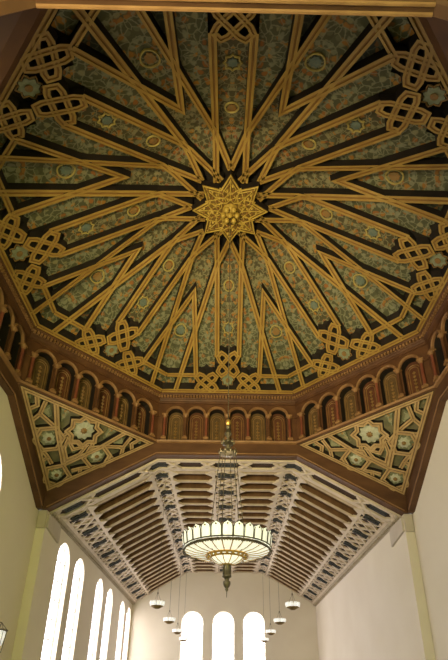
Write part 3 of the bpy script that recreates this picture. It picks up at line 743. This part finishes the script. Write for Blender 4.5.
# ------------------------------------------------------------------ great chandelier
ch = empty('great_chandelier', (0, C, .285)); tag(ch, 'large round bronze and opal glass chandelier hanging on a long chain from the dome star', 'chandelier')
RZ, RR, NPET = .419, .133, 26
def pol(r, a, z): return (r * cos(a), C + r * sin(a), z)
mb = MB(); mb.tube([pol(RR, 2 * pi * i / 52, RZ) for i in range(52)], .0034, 6, closed=True); mb.tube([pol(RR + .003, 2 * pi * i / 52, RZ + .008) for i in range(52)], .0022, 5, closed=True)
for i in range(104): a = 2 * pi * i / 104; mb.ball(pol(RR + .003, a, RZ - .005), .0022, n=5, k=3)
mb.build('outer_rim', bronze, ch)
for i in range(NPET):
    a0 = 2 * pi * (i + .5) / NPET; hw = pi / NPET * .90
    mb = MB(); rows = []; rowsb = []
    for j in range(9):
        v = j / 8; ww = 1 if v < .6 else sqrt(max(0, 1 - ((v - .6) / .4) ** 2)); z = RZ + .006 + .046 * v; r = RR + .006 * v
        rows.append([pol(r + .003 * (1 - abs(u)), a0 + hw * u * max(ww, .05), z) for u in (-1, -.5, 0, .5, 1)])
    mb.grid(rows); mb.grid([[(p[0] * .975, C + (p[1] - C) * .975, p[2]) for p in r] for r in rows])
    pe = mb.build('glass_petal', glass_shade, ch, smooth=True)
    mb = MB(); out = [r[0] for r in rows] + [r[-1] for r in rows[::-1]]; mb.tube([(p[0] * 1.01, C + (p[1] - C) * 1.01, p[2]) for p in out], .0013, 4)
    mb.ball(pol(RR + .009, a0, RZ + .043), .003, n=6, k=4); mb.build('petal_frame', bronze, pe)
for i in range(NPET):
    a0 = 2 * pi * (i + .5) / NPET; hw = pi / NPET
    mb = MB(); rows = [[pol(r, a0 + hw * f_ * u, z) for u in (-1, 0, 1)] for r, z, f_ in ((RR - .003, RZ - .001, .86), (RR - .015, RZ - .006, .88), (.100, RZ - .010, .84), (.066, RZ - .013, .72))]
    mb.grid(rows); mb.build('glass_spoke', glass_lit, ch)
mb = MB()
for i in range(NPET):
    a = 2 * pi * i / NPET; mb.tube([pol(RR, a, RZ - .002), pol(.100, a, RZ - .012), pol(.062, a, RZ - .015)], .0012, 4)
mb.build('spoke_frame', brass, ch)
mb = MB(); mb.tube([pol(.064, 2 * pi * i / 40, RZ - .016) for i in range(40)], .0036, 6, closed=True); mb.tube([pol(.052, 2 * pi * i / 40, RZ - .022) for i in range(40)], .003, 6, closed=True)
for i in range(20): a = 2 * pi * i / 20; mb.ball(pol(.058, a, RZ - .020), .0042, n=6, k=4)
mb.build('inner_ring', brass, ch)
for i in range(12):
    a0 = 2 * pi * i / 12; hw = pi / 12 * .82; mb = MB()
    mb.grid([[pol(r, a0 + hw * u, z) for u in (-1, 0, 1)] for r, z in ((.050, RZ - .022), (.040, RZ - .032), (.026, RZ - .039), (.014, RZ - .042))]); mb.build('bowl_glass', glass_lit, ch)
mb = MB(); mb.lathe([(.0, RZ - .046), (.016, RZ - .044), (.018, RZ - .040), (.012, RZ - .036)], (0, C), 16)
for i in range(12): a = 2 * pi * (i + .5) / 12; mb.tube([pol(.052, a, RZ - .022), pol(.040, a, RZ - .033), pol(.014, a, RZ - .043)], .0015, 4)
mb.build('bowl_frame', brass, ch)
mb = MB(); z = RZ - .040
mb.lathe([(.008, z), (.013, z - .004), (.0105, z - .010), (.0105, z - .032), (.014, z - .036), (.014, z - .040), (.008, z - .044), (.006, z - .050), (.0115, z - .054), (.0115, z - .060), (.009, z - .068), (.004, z - .074), (.005, z - .078), (.0015, z - .084), (.001, z - .100), (0, z - .101)], (0, C), 14)
for i in range(8): a = 2 * pi * i / 8; mb.tube([pol(.0115, a, z - .008), pol(.0115, a, z - .034)], .0015, 4)
mb.build('finial', bronze, ch, smooth=True)
mb = MB()
mb.lathe([(.0, .892), (.008, .888), (.0095, .880), (.007, .872), (.003, .868)], (0, C), 12); mb.build('brass_ball', brass, ch, smooth=True)
mb = MB(); mb.lathe([(.003, .870), (.009, .862), (.006, .852), (.010, .842), (.013, .834), (.006, .824), (.004, .815), (.012, .806), (.018, .800), (.018, .794), (.008, .788), (.006, .776), (.022, .768), (.026, .762), (.026, .756), (.01, .752), (0, .75)], (0, C), 14)
for rr, z, n in ((.020, .798, 8), (.028, .760, 10)):
    for i in range(n): a = 2 * pi * i / n; mb.ball(pol(rr, a, z), .0045, n=6, k=4); mb.tube([pol(rr, a, z), pol(rr + .004, a, z + .008), pol(rr - .003, a, z + .014)], .0015, 4)
mb.build('crown', bronze, ch)
for i in range(6):
    a = 2 * pi * i / 6 + .2; P0 = Vector(pol(.027, a, .758)); P1 = Vector(pol(.062, a, RZ - .012)); n = 24
    mb = MB(); mb.tube([P0, P1], .0010, 4)
    for j in range(n): p = P0.lerp(P1, (j + .5) / n); mb.ball(tuple(p), .0022, n=5, k=3, sz=1.8)
    mb.build('chain', bronze, ch)
mb = MB(); n = 60; mb.tube([(0, C, .888), (0, C, ZS - .045)], .0014, 5)
for j in range(n): z = .895 + (ZS - .05 - .895) * j / (n - 1); mb.ball((0, C, z), .0026, n=5, k=3, sz=2.0)
mb.build('suspension_chain', bronze, ch)

# ------------------------------------------------------------------ small hanging lamps
def make_lamp(x, y, z, R=.037, name='wheel_lamp'):
    o = empty(name, (x, y, z - .012)); P = lambda r, a, h: (x + r * cos(a), y + r * sin(a), z + h)
    mb = MB(); mb.lathe([(0, z - .012), (R * .35, z - .011), (R * .6, z - .006), (R * .92, z), (R * .98, z + .003), (R * .92, z + .005), (0, z + .005)], (x, y), 20); mb.build('dish', dish_mat, o, smooth=True)
    for i in range(10):
        a = 2 * pi * i / 10; c = P(R * .92, a, 0); mb = MB(); mb.lathe([(.003, z + .003), (.0058, z + .008), (.0088, z + .022), (.0076, z + .028), (0, z + .026)], (c[0], c[1]), 8); mb.build('glass_cup', cup_glass, o, smooth=True)
    for i in range(3):
        a = 2 * pi * i / 3 + .5; mb = MB(); mb.tube([P(R * .9, a, .004), P(.003, a, .072)], .0007, 4); mb.build('chain', rod_mat, o)
    mb = MB(); mb.lathe([(0, z + .068), (.004, z + .071), (.004, z + .078), (0, z + .081)], (x, y), 8); mb.build('hub', rod_mat, o)
    return o
zl = [.477, .490, .502, .516]
nms = ['nearest', 'second nearest', 'third nearest', 'farthest']
a_ = T + 0; XL = .381
zceil = HB - (XL + .0) * 0 if XL <= T else 0
for sg, side in ((-1, 'left'), (1, 'right')):
    pr = None
    for i in range(4):
        y = D + .345 + .69 * i
        if pr is None:
            o = make_lamp(sg * XL, y, zl[i])
            mb = MB(); mb.tube([(sg * XL, y, zl[i] + .078), (sg * XL, y, HB - .012)], .0010, 5); mb.build('rod', rod_mat, o); pr = o; py0, pz0 = y, zl[i]
        else:
            o = copy_tree(pr); o.location = W((sg * XL, y, zl[i] - .012))
            for c_ in [c for c in bpy.data.objects if c.parent == o and c.name.startswith('rod')]:
                k = (HB - .012 - zl[i] - .078) / (HB - .012 - pz0 - .078); c_.scale = (1, 1, k); c_.location = (0, 0, (1 - k) * .090 * S)
        tag(o, '%s small wheel lamp in the row hanging on the %s side of the nave' % (nms[i], side), 'hanging lamp', 'small hanging lamps in the nave')
# lamp on the left crossing wall, at the picture's edge
sc = empty('wall_lantern', (-1.0, 2.205, .17)); tag(sc, 'small metal and glass wall lantern on the left crossing wall at the bottom left edge', 'wall lamp')
X0, Y0_, Z0_ = -.955, 2.205, .268
mb = MB(); mb.box((-.996, Y0_, Z0_), (.004, .012, .03)); mb.tube([(-.995, Y0_, Z0_ + .01), (-.97, Y0_, Z0_ + .035), (X0, Y0_, Z0_ + .03)], .0022, 6); mb.build('bracket', bronze, sc)
mb = MB(); mb.tube([(X0 + .028 * cos(2 * pi * i / 24), Y0_ + .028 * sin(2 * pi * i / 24), Z0_) for i in range(24)], .0028, 6, closed=True)
for i in range(8): a = 2 * pi * i / 8; mb.tube([(X0 + .028 * cos(a), Y0_ + .028 * sin(a), Z0_), (X0, Y0_, Z0_ + .03)], .001, 4); mb.tube([(X0 + .028 * cos(a), Y0_ + .028 * sin(a), Z0_), (X0 + .018 * cos(a), Y0_ + .018 * sin(a), Z0_ - .09)], .0013, 4)
mb.build('cage', bronze, sc)
mb = MB(); mb.lathe([(0, Z0_ - .07), (.014, Z0_ - .06), (.020, Z0_ - .03), (.022, Z0_ - .005), (.01, Z0_)], (X0, Y0_), 12); mb.build('glass', cup_glass, sc, smooth=True)

for o in bpy.data.objects:
    if '_o' in o: del o['_o']

# ------------------------------------------------------------------ light, camera
w = bpy.data.worlds.new('world'); bpy.context.scene.world = w; w.use_nodes = True
bg = w.node_tree.nodes['Background']; bg.inputs[0].default_value = (.75, .85, 1, 1); bg.inputs[1].default_value = .6
def area(name, loc, size, energy, col, direction):
    l = bpy.data.lights.new(name, 'AREA'); l.shape = 'RECTANGLE'; l.size, l.size_y = size; l.energy = energy; l.color = col
    o = bpy.data.objects.new(name, l); COL.objects.link(o); o.location = W(loc)
    o.rotation_euler = Vector(direction).to_track_quat('-Z', 'Y').to_euler(); return o
pl = bpy.data.lights.new('chandelier_uplight', 'SPOT'); pl.spot_size = radians(80); pl.spot_blend = 1.0; pl.energy = 300; pl.color = (1, .8, .5); pl.shadow_soft_size = .3
po_ = bpy.data.objects.new('chandelier_uplight', pl); COL.objects.link(po_); po_.location = W((0, C, RZ + .03)); po_.rotation_euler = (pi, 0, 0)

ul = bpy.data.lights.new('added_dome_spot', 'SPOT'); ul.energy = 8500; ul.color = (1, .82, .44); ul.spot_size = radians(58); ul.spot_blend = 1.0; ul.shadow_soft_size = 1.1  # unseen spot added to brighten the far dome, no fitting modelled
uo = bpy.data.objects.new('added_dome_spot', ul); COL.objects.link(uo); uo.location = W((-.55, -.10, .30))
uo.rotation_euler = (Vector((.10, C + .60, 1.75)) - Vector((-.55, -.10, .30))).to_track_quat('-Z', 'Y').to_euler()
f, p, rl, yw, cx, py, px = 491.0234, .4542, -.0063, .0129, .0096, 462.0797, 230.7151
cam = bpy.data.cameras.new('camera'); co = bpy.data.objects.new('camera', cam); COL.objects.link(co)
cyw, syw = cos(yw), sin(yw)
def back(X, Y, Z): return Vector((X * cyw + Y * syw, -X * syw + Y * cyw, Z))
# camera axes before roll
R_, F_, U_ = back(1, 0, 0), back(0, cos(p), sin(p)), back(0, -sin(p), cos(p))
c_, s_ = cos(rl), sin(rl)
right = R_ * c_ - U_ * s_; up = R_ * s_ + U_ * c_
M = Matrix(((right.x, up.x, -F_.x), (right.y, up.y, -F_.y), (right.z, up.z, -F_.z))).to_4x4()
M.translation = Vector((-cx * S, 0, EYE)); co.matrix_world = M
cam.sensor_fit = 'AUTO'; cam.sensor_width = 36; cam.lens = f / 660 * 36
cam.shift_x = (224 - px) / 660; cam.shift_y = (py - 330) / 660; cam.clip_start = .05; cam.clip_end = 200
sc_ = bpy.context.scene; sc_.camera = co
sc_.view_settings.view_transform = 'Standard'; sc_.view_settings.look = 'None'; sc_.view_settings.gamma = 1; sc_.view_settings.exposure = 0.0
